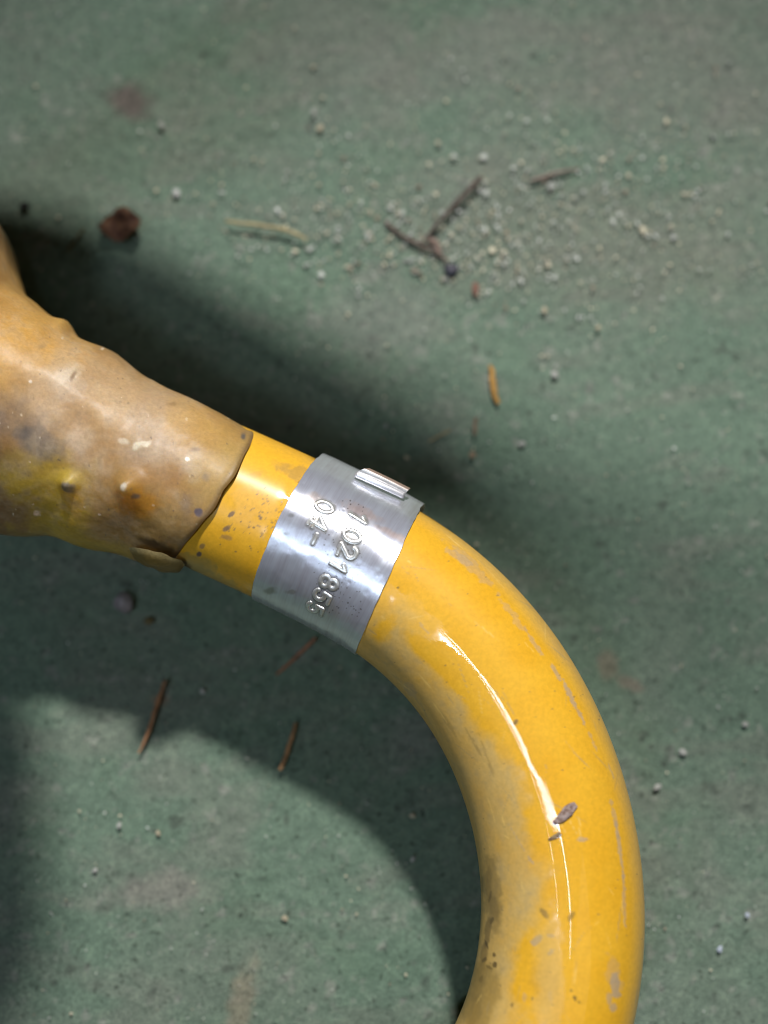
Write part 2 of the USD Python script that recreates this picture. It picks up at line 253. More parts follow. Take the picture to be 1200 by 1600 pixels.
# ---------------------------------------------------------------- the wrapped joint (shrink film over fittings)
d2 = np.array([-0.885, -0.466]); n2 = np.array([0.466, -0.885]); p0 = np.array([332, 776])
up_s, up_r = [-3, 98, 166, 251, 305, 331, 361, 392, 430, 451, 474, 520, 600, 760], [118, 121, 119, 129, 123, 132, 133, 139, 147, 165, 187, 235, 260, 240]
lo_s, lo_r = [-2, 6, 20, 45, 82, 139, 193, 227, 265, 340, 440, 600, 760], [116, 121, 132, 142, 148, 165, 173, 190, 206, 225, 230, 235, 230]
from scipy.interpolate import PchipInterpolator as PC
ns, nk = 520, 560
sv = np.linspace(-3, 760, ns); rU, rL = PC(up_s, up_r)(sv), PC(lo_s, lo_r)(sv)
base = at(*p0, ZP); e1 = at(*(p0 + 100 * d2), ZP) - base; k1 = np.linalg.norm(e1) / 100; e1 /= np.linalg.norm(e1)
e2 = np.cross(e1, [0, 0, 1.0]); e2 = e2 if (at(*(p0 + 50 * n2), ZP) - base) @ e2 > 0 else -e2
k2 = abs((at(*(p0 + 100 * n2), ZP) - base) @ e2) / 100 * 0.985
th = np.linspace(0, 2 * math.pi, nk, endpoint=False)
c, s = np.cos(th), np.sin(th)
hz = np.interp(sv, [-3, 0, 60, 200, 400, 760], [R + 0.0014, R + 0.0016, R + 0.0020, 0.0195, 0.024, 0.026])
off = np.where(s > 0, np.outer(rU, s), np.outer(rL, s)) * k2
hb = np.interp(sv, [-3, 60, 200, 300, 420, 760], [R + .0014, R + .002, .022, .030, .0375, .0385]); zz = np.where(c > 0, np.outer(hz, c), np.outer(hb, c))
edge = 0.5 * np.sin(2 * th + .4) + 0.4 * np.sin(5 * th) + 3 * (noise(np.stack([np.cos(th) * 4, np.sin(th) * 4, th * 0], 1), 3) - .5)
lean = 36 * (1 - s ** 2) * (c > 0) + 14 * np.maximum(s, 0)
along = sv[:, None] + (edge + 8 * (s < -.8) * 0 - lean)[None] * np.exp(-np.maximum(sv, 0) / 60)[:, None]
V = base + (along * k1)[..., None] * e1 + off[..., None] * e2 + zz[..., None] * np.array([0, 0, 1.0])
V = V.reshape(-1, 3); F = grid_faces(ns, nk, True); cen = np.repeat(base + np.outer(sv * k1, e1), nk, 0); F = outward(V, F, lambda f: cen[f].mean(1))
nrm = V - cen; nrm -= np.outer(nrm @ e1, e1); nrm /= np.linalg.norm(nrm, axis=1)[:, None]
px, py = seen(V); under = (np.tile(c, ns) < -0.2); px = np.where(under, -9999, px)
def bump(a, b, r, h, sq=1.0):
    return h * np.exp(-(((px - a) ** 2 + ((py - b) * sq) ** 2) / (2 * r * r)) ** 1.0)
H = (fbm(V * 80, 3, 31) - .5) * 0.0020 + (fbm(V * 350, 3, 32) - .5) * 0.00022
H = H + bump(112, 752, 9, .0020) + bump(204, 756, 12, .0022) + bump(210, 775, 26, .0016) + bump(98, 508, 10, .0009) + bump(215, 692, 13, .0008) + bump(205, 800, 22, -.0008) + bump(60, 700, 40, .0012) + bump(150, 640, 30, .0010) + bump(100, 590, 22, .0009) + bump(130, 660, 16, -.0010)
lip = np.repeat(np.exp(-((sv - 2) / 5.0) ** 2), nk) * 0.0002
H = (H * np.repeat(sstep(-3, 50, sv) * .9 + .1, nk) + lip)
V = V + nrm * H[:, None]
f1, f2, f3 = fbm(V * 60, 5, 41), fbm(V * 190, 5, 42), fbm(V * 700, 3, 43)
col = np.tile([0.33, 0.185, 0.062], (len(V), 1))
col = lay(col, sstep(.4, .65, f1) * .45, (0.24, 0.135, 0.05))
def wr(a, b, rx, ry, an, cc, k, hard=.6, warp=.7):
    global col
    col = lay(col, blob(px, py, a, b, rx, ry, an, hard, warp, int(a + 7 * b)) * k, cc)
AMB, TAN, GRY, OLV, BRN, WHT = (0.50, 0.295, 0.085), (0.43, 0.30, 0.175), (0.47, 0.37, 0.28), (0.44, 0.31, 0.045), (0.26, 0.165, 0.055), (0.62, 0.55, 0.47)
wr(30, 520, 90, 80, 40, AMB, .9); wr(20, 460, 40, 60, 40, (0.42, 0.24, 0.07), .6); wr(70, 545, 60, 40, 30, (0.52, 0.29, 0.07), .6)
wr(190, 610, 130, 40, 25, TAN, .8); wr(120, 640, 90, 70, 20, TAN, .7); wr(240, 660, 60, 50, 20, (0.40, 0.29, 0.19), .85); wr(250, 690, 50, 45, 10, (0.42, 0.32, 0.23), .6)
wr(85, 600, 42, 26, 0, GRY, .85); wr(60, 640, 36, 30, 20, GRY, .6); wr(105, 585, 20, 12, -30, WHT, .5); wr(120, 690, 22, 20, 0, GRY, .7); wr(50, 565, 16, 16, 0, GRY, .4)
wr(225, 705, 26, 14, 0, GRY, .7); wr(305, 725, 20, 24, 10, (0.5, 0.42, 0.34), .7); wr(150, 730, 30, 20, 0, (.42, .32, .22), .5)
wr(335, 690, 50, 40, 30, (0.42, 0.26, 0.085), .75); wr(345, 740, 40, 60, 30, (0.42, 0.29, 0.10), .6)
wr(60, 760, 80, 55, 20, OLV, .95); wr(105, 820, 60, 36, 30, (0.38, 0.27, 0.03), .95); wr(100, 785, 40, 40, 0, (0.46, 0.32, 0.04), .6); wr(30, 720, 40, 20, 0, (.40, .29, .10), .6)
wr(20, 655, 50, 30, 20, (.20, .14, .10), .8); wr(65, 690, 34, 22, 35, (.14, .115, .10), .85); wr(40, 675, 14, 10, 0, (.10, .085, .08), .7)
wr(200, 830, 70, 50, 20, BRN, .85); wr(270, 820, 50, 50, 10, (.30, .20, .075), .7); wr(170, 780, 36, 60, 10, (.32, .20, .07), .6); wr(215, 785, 34, 22, 10, (.42, .20, .022), .85); wr(210, 800, 22, 10, 15, (.30, .15, .015), .7); wr(118, 785, 12, 26, 0, (.50, .29, .03), .7)
wr(10, 800, 40, 26, 10, (.20, .12, .06), .8); wr(40, 832, 60, 14, 10, (.26, .16, .08), .7)
wr(222, 695, 14, 5, -15, (0.72, 0.66, 0.56), .9, .35, .9); wr(195, 690, 7, 4, 20, (0.62, 0.55, 0.46), .75, .5, .9); wr(293, 718, 4, 3, 0, (.95, .95, .95), .9, .3); wr(202, 757, 5, 4.5, 0, (.74, .68, .6), .8, .5); wr(56, 802, 5, 4, 0, (.85, .7, .55), .8, .4); wr(48, 597, 3, 2.5, 0, (.9, .9, .9), .8, .3)
wr(112, 758, 11, 8, 0, (.10, .09, .095), .85, .4); wr(218, 773, 6, 4, 0, (.10, .085, .08), .8); wr(311, 801, 7, 7, 0, (.06, .06, .13), .9, .35); wr(380, 681, 4, 5, 0, (.08, .08, .09), .9); wr(322, 745, 6, 8, 0, (.2, .17, .15), .5); wr(290, 790, 10, 14, 10, (.22, .17, .14), .5); wr(270, 632, 10, 3, 0, (.15, .1, .08), .7); wr(66, 540, 5, 5, 30, (.12, .09, .05), .6); wr(115, 588, 3, 8, 30, (.2, .13, .08), .8); wr(306, 703, 8, 3, 0, (.2, .14, .1), .6)
for _ in range(120):
    a, b = rng.uniform(0, 370), rng.uniform(520, 860)
    wr(a, b, rng.uniform(.8, 2.4), rng.uniform(.7, 1.6), rng.uniform(0, 180), [(.10, .08, .07), (.7, .62, .52)][rng.random() < .35], rng.uniform(.3, .8), .4)
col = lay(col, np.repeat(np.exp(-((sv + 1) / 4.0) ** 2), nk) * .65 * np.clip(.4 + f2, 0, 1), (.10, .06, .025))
haze_ = sstep(.42, .62, .5 * f1 + .5 * f2) * .3 * sstep(.25, .7, f3 + .25 * (f2 - .5)); col = lay(col, haze_, (.48, .39, .28))
col = lay(col, sstep(.55, .75, f3) * sstep(.45, .6, f2) * .25, (.16, .10, .05))
wr(130, 850, 90, 16, 15, (.44, .32, .06), .7); wr(250, 856, 40, 7, 18, (.05, .03, .012), .85); wr(40, 580, 50, 60, 0, (.50, .30, .09), .35); wr(290, 660, 40, 30, 20, (.46, .29, .10), .5)
col *= (0.98 + 0.34 * (f2 - .3))[:, None]; col = np.clip(col * [1.05, 1.02, .93], 0, .95)
wrap = obj('joint_wrap', (V, F), WRAP, pipe, tint=col)
tag(wrap, 'dirty translucent amber film shrunk over the pipe joint')
# torn flap of film at the lower front edge
def tube_mesh(pts, rad, k=10, squash=1.0, seed=0, rough=0.0):
    pts = np.asarray(pts, float); n = len(pts); rad = np.broadcast_to(rad, n)
    Tn = np.gradient(pts, axis=0); Tn /= np.linalg.norm(Tn, axis=1)[:, None]
    ref = np.array([0, 0, 1.0]); Bn = np.cross(ref, Tn); Bn /= np.linalg.norm(Bn, axis=1)[:, None] + 1e-12; Un = np.cross(Tn, Bn)
    a = np.linspace(0, 2 * math.pi, k, endpoint=False)
    v = (pts[:, None] + rad[:, None, None] * (Bn[:, None] * np.cos(a)[None, :, None] + squash * Un[:, None] * np.sin(a)[None, :, None]))
    if rough: v = v + (noise(v * 2500, seed)[..., None] - .5) * rough * rad[:, None, None]
    v = np.vstack([v.reshape(-1, 3), pts[:1], pts[-1:]]); f = grid_faces(n, k, True)
    j = np.arange(k); j2 = (j + 1) % k
    f = np.vstack([f, np.stack([np.full(k, n * k), j2, j], 1), np.stack([np.full(k, n * k + 1), (n - 1) * k + j, (n - 1) * k + j2], 1)])
    tm = trimesh.Trimesh(v, f, process=False)
    if tm.volume < 0: f = f[:, ::-1]
    return v, f
def spline(pts, n=24):
    pts = np.asarray(pts, float); k = min(3, len(pts) - 1); tk, _ = splprep(pts.T, s=0, k=k); return np.array(splev(np.linspace(0, 1, n), tk)).T
lowz = ZP - 0.004
fl = [[(200, 857, .0512), (228, 858, .0522), (256, 864, .0512), (287, 884, .0445)],
      [(207, 869, .0486), (233, 876, .0500), (256, 885, .0480), (281, 892, .0420)],
      [(216, 878, .0440), (236, 886, .0440), (256, 891, .0425), (277, 895, .0390)]]
rows = [spline([at(*p) for p in r], 30) for r in fl]; cols_ = [spline([r[i] for r in rows], 14) for i in range(30)]
G = np.array(cols_); up_n = np.array([0, 0, 1.0])
Gt = G + (fbm(G * 300, 3, 7)[..., None] - .5) * 0.0008
va = np.vstack([Gt.reshape(-1, 3), (Gt - 0.0005 * up_n).reshape(-1, 3)]); fa = grid_faces(30, 14); nA = np.cross(va[fa[0, 1]] - va[fa[0, 0]], va[fa[0, 2]] - va[fa[0, 0]]); fa = fa if nA[2] > 0 else fa[:, ::-1]
fa = np.vstack([fa, fa[:, ::-1] + 420])
ca = np.tile([.20, .125, .022], (len(va), 1)); ca = lay(ca, np.tile(np.tile(np.exp(-(np.arange(14) / 2.2) ** 2), 30), 2) * .55 * np.clip(.3 + fbm(va * 500, 3, 2) * 1.2, 0, 1), (.55, .46, .24))
flap = obj('torn_flap', (va, fa), FILM, wrap, tint=ca); tag(flap, 'curled pale torn lip of the film')

# ---------------------------------------------------------------- the aluminium band
SA, SB = S_of(447, 831), S_of(608, 914); BW = SB - SA
RB = R + 0.0004
def band_axis(u):
    u = np.asarray(u, float); P_, T_, B_ = axis(SA + u.ravel() * BW)
    return P_.reshape(u.shape + (3,)), T_.reshape(u.shape + (3,)), B_.reshape(u.shape + (3,))
_p, _t, _b = axis(np.array([SA])); A0, b1, b2, b3 = _p[0], _t[0], _b[0], np.array([0, 0, 1.0])
def band_point(u, ph, h=0.0):
    """u: 0..1 from the wrap's side to the bend's, ph: angle from the top towards the outer side, h: height above the band"""
    u, ph = np.asarray(u, float), np.asarray(ph, float)
    loose = 0.0020 * sstep(0.95, 1.75, ph)
    r = RB + loose + h; P_, T_, B_ = band_axis(u)
    return P_ + (r * np.sin(ph))[..., None] * B_ + (r * np.cos(ph))[..., None] * b3
def band_uv(px_, py_):
    d = ray(px_, py_); s_ = np.linspace(.19, .30, 6000); Q = CAM + s_[:, None] * d; dist, idx = cKDTree(CC).query(Q); k = np.argmax(dist < RB); n_ = Q[k] - CC[idx[k]]
    _, _, B_ = axis(np.array([arc[idx[k]]])); return (arc[idx[k]] - SA) / BW, math.atan2(n_ @ B_[0], n_[2])
# digits: strokes in a 0..0.62 x 0..1 box
def arcs(cx, cy, rx, ry, a0, a1, n=18):
    t = np.radians(np.linspace(a0, a1, n)); return [(cx + rx * math.cos(x), cy + ry * math.sin(x)) for x in t]
GL = {'0': [arcs(.31, .5, .27, .48, 0, 360, 32)], '1': [[(.08, .70), (.31, .98), (.31, .02)]],
      '2': [arcs(.31, .70, .26, .28, 165, -35) + [(.06, .02), (.58, .02)]], '4': [[(.45, .02), (.45, .98), (.03, .30), (.64, .30)], [(.28, .02), (.62, .02)]],
      '5': [[(.54, .97), (.14, .97), (.10, .56)] + arcs(.29, .33, .27, .31, 125, -145)], '8': [arcs(.31, .74, .20, .24, 0, 360, 26), arcs(.31, .26, .25, .26, 0, 360, 26)], '-': [[(.08, .5), (.54, .5)]]}
CH, CW = 0.0037, 0.0043
# (character, centre in the photo, turn in degrees)
CHARS = [('0', 507, 792, 6), ('4', 499, 817, -6), ('-', 492, 842, 2), ('1', 559, 810, -6), ('0', 550, 838, 3), ('2', 543, 862, 8), ('1', 528, 887, -3), ('8', 514, 911, 4), ('5', 503, 932, 0), ('5', 492, 951, 4)]
placed = []
for ch, a, b, tw in CHARS:
    u, ph = band_uv(a, b); placed.append((ch, u * BW, ph * RB, math.radians(tw)))
def seg_dist(X, Y, lines):
    d = np.full(X.shape, 9.0)
    for ln in lines:
        for (x0, y0), (x1, y1) in zip(ln[:-1], ln[1:]):
            dx, dy = x1 - x0, y1 - y0; t = np.clip(((X - x0) * dx + (Y - y0) * dy) / (dx * dx + dy * dy + 1e-12), 0, 1); d = np.minimum(d, np.hypot(X - x0 - t * dx, Y - y0 - t * dy))
    return d
def char_frame(U, A, pl):                            # band coordinates (metres along the axis, metres round) -> glyph box; letters stand with their tops to the bend, read downwards
    _, cu, ca, tw = pl; x, y = -(A - ca), (U - cu); c_, s_ = math.cos(tw), math.sin(tw); x, y = c_ * x + s_ * y, -s_ * x + c_ * y
    return x / CW + .31, y / CH + .5
def dents(U, A):
    h = np.zeros(U.shape)
    for pl in placed:
        x, y = char_frame(U, A, pl); bx = np.maximum(abs(x - .31) - .36, abs(y - .5) - .56) * CH
        h += -0.00002 * (1 - sstep(-0.0006, 0.0004, bx)) + 0.000004 * np.exp(-((bx - 0.0001) / 0.00013) ** 2) * (0.4 + 0.9 * noise(np.stack([x * 3, y * 3, x * 0 + pl[1] * 999], -1), 5))
    return h
nu, na = 240, 640
uu, pp = np.linspace(0, 1, nu), np.linspace(-2.6, 2.6, na)
U, PH = np.meshgrid(uu, pp, indexing='ij')
ragg = 0.00022 * (noise(np.stack([PH * 9, PH * 0, PH * 0], -1), 8) - .5)
Ue = U - 0.105 * U * np.sin(PH) * (np.cos(PH) > -.5) + (ragg / BW) * np.where(U < .5, 1, -1) * (abs(U - .5) * 2) ** 8
hh = dents(Ue * BW, PH * RB) + (fbm(np.stack([U * 4, PH * 3, U * 0], -1), 3, 6) - .5) * 0.00025
for _ in range(26):
    cu, cp, rr_ = rng.uniform(0, 1), rng.uniform(-1.4, 1.4), rng.uniform(.0002, .0005)
    hh -= 0.000025 * np.exp(-(((U - cu) * BW) ** 2 + ((PH - cp) * RB) ** 2) / (2 * rr_ * rr_))
ve = band_point(Ue, PH, hh); vi = band_point(Ue, PH, -0.00035 + 0 * hh)
nO = nu * na; V = np.vstack([ve.reshape(-1, 3), vi.reshape(-1, 3)]); F = grid_faces(nu, na); cen = band_axis(Ue)[0].reshape(-1, 3); F = outward(V[:nO], F, lambda f: cen[f].mean(1))
rimi = np.concatenate([np.arange(na), np.arange(na) + (nu - 1) * na]).reshape(2, na); wall = []
for row in rimi:
    a, b = row[:-1], row[1:]; wall += [np.stack([a, b, b + nO], 1), np.stack([a, b + nO, a + nO], 1), np.stack([b, a, b + nO], 1), np.stack([b + nO, a, a + nO], 1)][:2]
F = np.vstack([F, F[:, ::-1] + nO] + wall)
bx_, by_ = seen(V)
colb = np.tile([0.79, 0.81, 0.95], (len(V), 1))
fb = fbm(V * 160, 5, 51)
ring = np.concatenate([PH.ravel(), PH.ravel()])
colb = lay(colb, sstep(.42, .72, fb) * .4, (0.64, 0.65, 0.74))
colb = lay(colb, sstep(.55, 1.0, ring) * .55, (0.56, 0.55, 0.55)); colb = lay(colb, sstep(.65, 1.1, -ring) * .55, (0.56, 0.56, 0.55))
for (a, b, rx, ry, an, c3, k) in [(565, 800, 30, 8, 25, (.85, .62, .55), .6), (620, 838, 34, 5, 25, (.88, .62, .52), .55), (492, 778, 14, 8, 0, (.85, .70, .62), .6), (422, 923, 9, 5, 0, (.34, .33, .28), .7), (455, 925, 8, 3, 0, (.40, .38, .34), .6), (600, 990, 26, 12, 20, (.6, .6, .58), .5), (505, 950, 30, 16, 20, (.58, .56, .50), .5), (545, 855, 20, 30, 20, (.66, .62, .52), .4), (650, 800, 10, 20, 20, (.42, .41, .40), .5), (455, 805, 5, 3, 0, (.3, .3, .3), .6), (447, 834, 5, 3, 0, (.3, .3, .3), .6)]:
    colb = lay(colb, blob(bx_, by_, a, b, rx, ry, an, .6, .7, int(a + b)) * k * (ring > -3), c3)
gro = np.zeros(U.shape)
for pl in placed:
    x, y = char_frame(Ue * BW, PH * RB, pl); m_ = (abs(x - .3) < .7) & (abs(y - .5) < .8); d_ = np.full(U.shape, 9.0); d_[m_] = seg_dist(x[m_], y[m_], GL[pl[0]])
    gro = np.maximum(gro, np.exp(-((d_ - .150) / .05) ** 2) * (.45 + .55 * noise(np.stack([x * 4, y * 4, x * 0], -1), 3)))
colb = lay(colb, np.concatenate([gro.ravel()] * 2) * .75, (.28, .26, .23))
for _ in range(150):                                   # black specks in the stamped field
    a, b = rng.uniform(488, 570), rng.uniform(780, 965); 
    colb = lay(colb, blob(bx_, by_, a, b, rng.uniform(.6, 1.3), rng.uniform(.6, 1.3), 0, .4, .3, 3) * .7, (.10, .09, .08))
wv = np.stack([np.concatenate([(Ue * BW).ravel()] * 2), np.concatenate([(PH * RB).ravel()] * 2), np.zeros(len(V))], 1)
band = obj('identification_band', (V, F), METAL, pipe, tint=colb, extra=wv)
tag(band, 'brushed aluminium band stamped 1021855 and 04-')
for pl in placed:
    ch = pl[0]; g = np.linspace(-.28, 1.28, 96); gx_, gy_ = np.meshgrid(np.linspace(-.22, .86, 70), np.linspace(-.20, 1.20, 90), indexing='ij')
    d = seg_dist(gx_, gy_, GL[ch]); w_ = .125
    prof = np.sqrt(np.clip(1 - (d / w_) ** 2, 0, 1)) * 0.00026 * (.9 + .2 * noise(np.stack([gx_ * 5, gy_ * 5, gx_ * 0 + pl[1] * 3000], -1), 9))
    keep = d < w_ * 1.12
    x, y = (gx_ - .31) * CW, (gy_ - .5) * CH; c_, s_ = math.cos(pl[3]), math.sin(pl[3]); x, y = c_ * x - s_ * y, s_ * x + c_ * y
    Uc, Ac = pl[1] + y, pl[2] - x
    base_h = dents(Uc, Ac); hgt = np.where(d < w_, base_h + prof, base_h - 0.0001)
    v = band_point(Uc / BW, Ac / RB, hgt).reshape(-1, 3); f = grid_faces(70, 90); f = f[keep.ravel()[f].all(1)]
    if not len(f): continue
    cen = band_axis(Uc / BW)[0].reshape(-1, 3); f = outward(v, f, lambda ff: cen[ff].mean(1))
    used, inv = np.unique(f, return_inverse=True); v2 = v[used]; f2 = inv.reshape(-1, 3)
    wv = np.stack([Uc.ravel()[used], Ac.ravel()[used], 0 * used], 1)
    cdig = np.tile([.80, .80, .81], (len(v2), 1)); cdig = lay(cdig, sstep(.45, .7, fbm(v2 * 1500, 3, 4)) * .6, (.52, .47, .38))
    o = obj('stamped_digit' if ch != '-' else 'stamped_dash', (v2, f2), METAL, band, tint=cdig, extra=wv); tag(o, f'stamped {ch}' if ch != '-' else 'stamped dash')
CLIP = mat_tint('clip_metal', 0.42, 0.5, 900.0, 0.12, 0.1, 0.0001, metallic=0.75)
# clip that closes the band: folded bar with the tongue behind it
def strip(P0, P1, Q0, Q1, thick, n=16, k=8, bulge=0.0):
    """a bent sheet between the edge P0-P1 and the edge Q0-Q1"""
    a, b = np.linspace(0, 1, n), np.linspace(0, 1, k); Aa, Bb = np.meshgrid(a, b, indexing='ij')
    S = ((1 - Aa) * (1 - Bb))[..., None] * P0 + (Aa * (1 - Bb))[..., None] * P1 + ((1 - Aa) * Bb)[..., None] * Q0 + (Aa * Bb)[..., None] * Q1
    nn = np.cross(P1 - P0, Q0 - P0); nn /= np.linalg.norm(nn); nn = nn if nn[2] > 0 else -nn
    S = S + (bulge * np.sin(np.pi * Bb) + bulge * .3 * np.sin(np.pi * Aa))[..., None] * nn
    return S, nn
def solid_sheet(S, nn, t):
    n, k = S.shape[:2]; v = np.vstack([S.reshape(-1, 3) + nn * t / 2, S.reshape(-1, 3) - nn * t / 2]); f = grid_faces(n, k)
    q0 = np.cross(v[f[0, 1]] - v[f[0, 0]], v[f[0, 2]] - v[f[0, 0]]); f = f if q0 @ nn > 0 else f[:, ::-1]; M_ = n * k
    idx = np.arange(M_).reshape(n, k); loop = np.concatenate([idx[0, :], idx[1:, -1], idx[-1, -2::-1], idx[-2:0:-1, 0]]); l2 = np.roll(loop, -1)
    side = np.vstack([np.stack([loop, l2, l2 + M_], 1), np.stack([loop, l2 + M_, loop + M_], 1)])
    tm = trimesh.Trimesh(v, np.vstack([f, f[:, ::-1] + M_, side]), process=False); tm.fix_normals(); return tm
def on_band(a, b, h):
    u, ph = band_uv(a, b); return band_point(np.array([u]), np.array([ph]), h)[0]
def wearof(v): p = np.asarray(v) - A0; return np.stack([p @ b1, np.arctan2(p @ b2, p @ b3) * RB, np.zeros(len(p))], 1)
bar = spline([on_band(553, 748, .0010), on_band(588, 765, .0012), on_band(627, 783, .0010)], 24)
v, f = tube_mesh(bar, np.full(24, .00072), 18, .95)
clip = obj('clip_bar', (v, f), CLIP, band, tint=np.tile([.80, .81, .86], (len(v), 1)), extra=wearof(v)[:, [2, 0, 2]])
S, nn = strip(bar[0] + b2 * .0005 - b3 * .0002, bar[-1] + b2 * .0005 - b3 * .0002, bar[0] + b2 * .0023 - b3 * .0006 + b1 * .0020, bar[-1] + b2 * .0021 - b3 * .0010 + b1 * .0004, .0005, 24, 12, .0006)
pl_ = solid_sheet(S + nn * .0002, nn, .0006); vv = np.array(pl_.vertices); cx, cy = seen(vv)
cp = np.tile([.66, .65, .64], (len(vv), 1)); edge_d = (vv - bar[0]) @ b2 
cp = lay(cp, sstep(.0013, .0022, edge_d) * .75, (.70, .42, .30))
tg = obj('clip_tongue', pl_, CLIP, band, smooth=30, tint=None)
stage.RemovePrim(tg.GetPath())
taken.clear() if False else None
pv, pf, _n = meshkit.arrays(pl_, 30)
cp2 = np.tile([.66, .65, .64], (len(pv), 1)); cp2 = lay(cp2, sstep(.0013, .0022, (pv - bar[0]) @ b2) * .75, (.70, .42, .30))
taken[(str(band.GetPath()), 'clip_tongue')] = -1
tg = obj('clip_tongue', (pv, pf), CLIP, band, smooth=True, tint=cp2, extra=wearof(pv)[:, [2, 0, 2]]); tag(tg, 'folded tongue with a coppery edge')

# ---------------------------------------------------------------- the rest of the assembly, up out of the picture: the raised return arm that shades the floor
LAMP = np.array([0.11, 0.66, 0.98])
def shade(a, b, h): p = at(a, b, 0); return p + (LAMP - p) * h / LAMP[2]   # the point at height h whose shadow falls there
arm_pts = [at(-60, 560, ZP + .004), np.array([-.150, .070, .060]), np.array([-.155, .125, .120]), shade(40, 470, .165), shade(330, 592, .19), shade(580, 695, .24), shade(780, 795, .33), shade(1000, 915, .42), shade(1300, 1050, .5)]
arm = spline(arm_pts, 160)
v, f = tube_mesh(arm, np.interp(np.linspace(0, 1, 160), [0, .35, .52, .68, .82, 1], [.0225, .0205, .0140, .0090, .0070, .0065]), 48)
ca = np.tile([0.70, 0.36, 0.014], (len(v), 1)); fa_ = fbm(v * 50, 4, 61); ca = lay(ca, sstep(.4, .7, fa_) * .7, (.50, .345, .115)); ca = lay(ca, np.exp(-(np.arange(len(v)) / 48 / 30.0) ** 4) * .9, (.20, .125, .045))
obj('return_arm', (v, f), PAINT, pipe, tint=ca, extra=np.stack([np.clip(fa_, 0, 1)] * 3, 1))

lev = spline([np.array([-.165, .030, .045]), np.array([-.150, .035, .10]), shade(-75, 1180, .165), shade(-70, 1300, .19), shade(-62, 1420, .20), shade(-75, 1600, .20)], 80)
v, f = tube_mesh(lev, np.interp(np.linspace(0, 1, 80), [0, .45, .6, .95, 1], [.009, .010, .0165, .0165, .008]), 32)
obj('grip_lever', (v, f), PAINT, pipe, tint=np.tile([.04, .04, .042], (len(v), 1)), extra=np.full((len(v), 3), .7))

# ---------------------------------------------------------------- litter on the floor, each its own thing
def ground(px_, py_, h=0.0): return at(px_, py_, h)
def twig(name, pts, rad, label, cat, colr, group=None, lift=0.0, rough=.5, squash=.8, seed=0, mat=BIT, dark=.5):
    rad = [r_ * (.58 if name == 'twig' else .72) for r_ in rad]
    P_ = spline([ground(a, b, r_ * .8 + lift) for (a, b), r_ in zip(pts, np.interp(np.linspace(0, 1, len(pts)), np.linspace(0, 1, len(rad)), rad))], 40)
    r_ = np.interp(np.linspace(0, 1, 40), np.linspace(0, 1, len(rad)), rad)
    P_[:, :2] += (noise(np.stack([np.linspace(0, 6, 40), np.full(40, seed), np.zeros(40)], 1), seed)[:, None] - .5) * rad[0] * .8
    v, f = tube_mesh(P_, r_, 12, squash, seed, rough); o = P_.mean(0) * [1, 1, 0]
    t = np.tile(colr, (len(v), 1)); t = lay(t, sstep(.4, .7, fbm(v * 900, 3, seed)) * dark, np.asarray(colr) * .35)
    g = obj(name, (v, f), mat, tint=t, origin=o); UsdGeom.Xformable(g).AddTranslateOp().Set(Gf.Vec3d(*o)); return tag(g, label, cat, group)
def lump(name, px_, py_, size, label, cat, colr, group=None, seed=0, mat=STONE, spotted=.4, sub=3, rug=.5, z=0.0, turn=0.0):
    ic = trimesh.creation.icosphere(subdivisions=sub); v = np.array(ic.vertices); v *= (1 - rug / 2 + rug * fbm(v * 1.4 + seed * 3.1, 3, seed))[:, None]
    v = v * np.asarray(size) / 2; c_, s_ = math.cos(math.radians(turn)), math.sin(math.radians(turn)); v[:, :2] = v[:, :2] @ np.array([[c_, s_], [-s_, c_]])
    o = ground(px_, py_, z + size[2] * .35); t = np.tile(colr, (len(v), 1)); t = lay(t, sstep(.45, .6, fbm(v * 1200 + 9, 3, seed)) * spotted, np.asarray(colr) * .4)
    g = obj(name, (v, np.array(ic.faces)), mat, tint=t); UsdGeom.Xformable(g).AddTranslateOp().Set(Gf.Vec3d(*o)); return tag(g, label, cat, group)
mm = .001
NB = (.36, .19, .095)
twig('pine_needle', [(259, 1062), (247, 1095), (234, 1138), (215, 1178)], [.55 * mm, .75 * mm, .7 * mm, .3 * mm], 'long brown dry needle crossing the shadow edge, left of the shorter one', 'pine needle', NB, lift=.0012, seed=1)
twig('pine_needle', [(462, 1129), (455, 1155), (438, 1203)], [.5 * mm, .75 * mm, .7 * mm], 'short light brown dry needle lying below the shadow under the band', 'pine needle', (.44, .25, .12), lift=.0012, seed=2)
twig('pine_needle', [(494, 996), (465, 1024), (432, 1054)], [.6 * mm, .6 * mm, .4 * mm], 'thin reddish brown dry needle poking out from under the aluminium band', 'pine needle', (.40, .19, .11), lift=.0008, seed=3)
twig('twig', [(750, 278), (722, 308), (692, 340), (656, 384)], [1.2 * mm, 1.2 * mm, .9 * mm, .5 * mm], 'thick dark brown twig slanting up to the right on sandy floor', 'twig', (.11, .085, .075), lift=.0015, seed=4)
twig('twig', [(600, 345), (630, 368), (668, 388), (700, 408)], [.7 * mm, 1.0 * mm, 1.0 * mm, .7 * mm], 'thin grey brown twig running down right to the black chip', 'twig', (.16, .125, .105), seed=5)
twig('twig', [(672, 372), (682, 384), (690, 396)], [1.3 * mm, 1.5 * mm, .9 * mm], 'stubby pinkish broken twig where the two long twigs meet', 'twig', (.27, .20, .165), seed=6)
twig('twig', [(826, 284), (850, 276), (880, 268), (907, 263)], [.7 * mm, .9 * mm, .8 * mm, .5 * mm], 'pale pinkish brown twig lying flat right of the dark twig', 'twig', (.25, .195, .17), seed=7)
twig('straw', [(352, 346), (400, 351), (445, 359), (480, 374)], [.6 * mm, .75 * mm, .75 * mm, .6 * mm], 'pale yellow curved straw on the edge of the soft shadow', 'straw', (.42, .37, .21), lift=.001, seed=8)
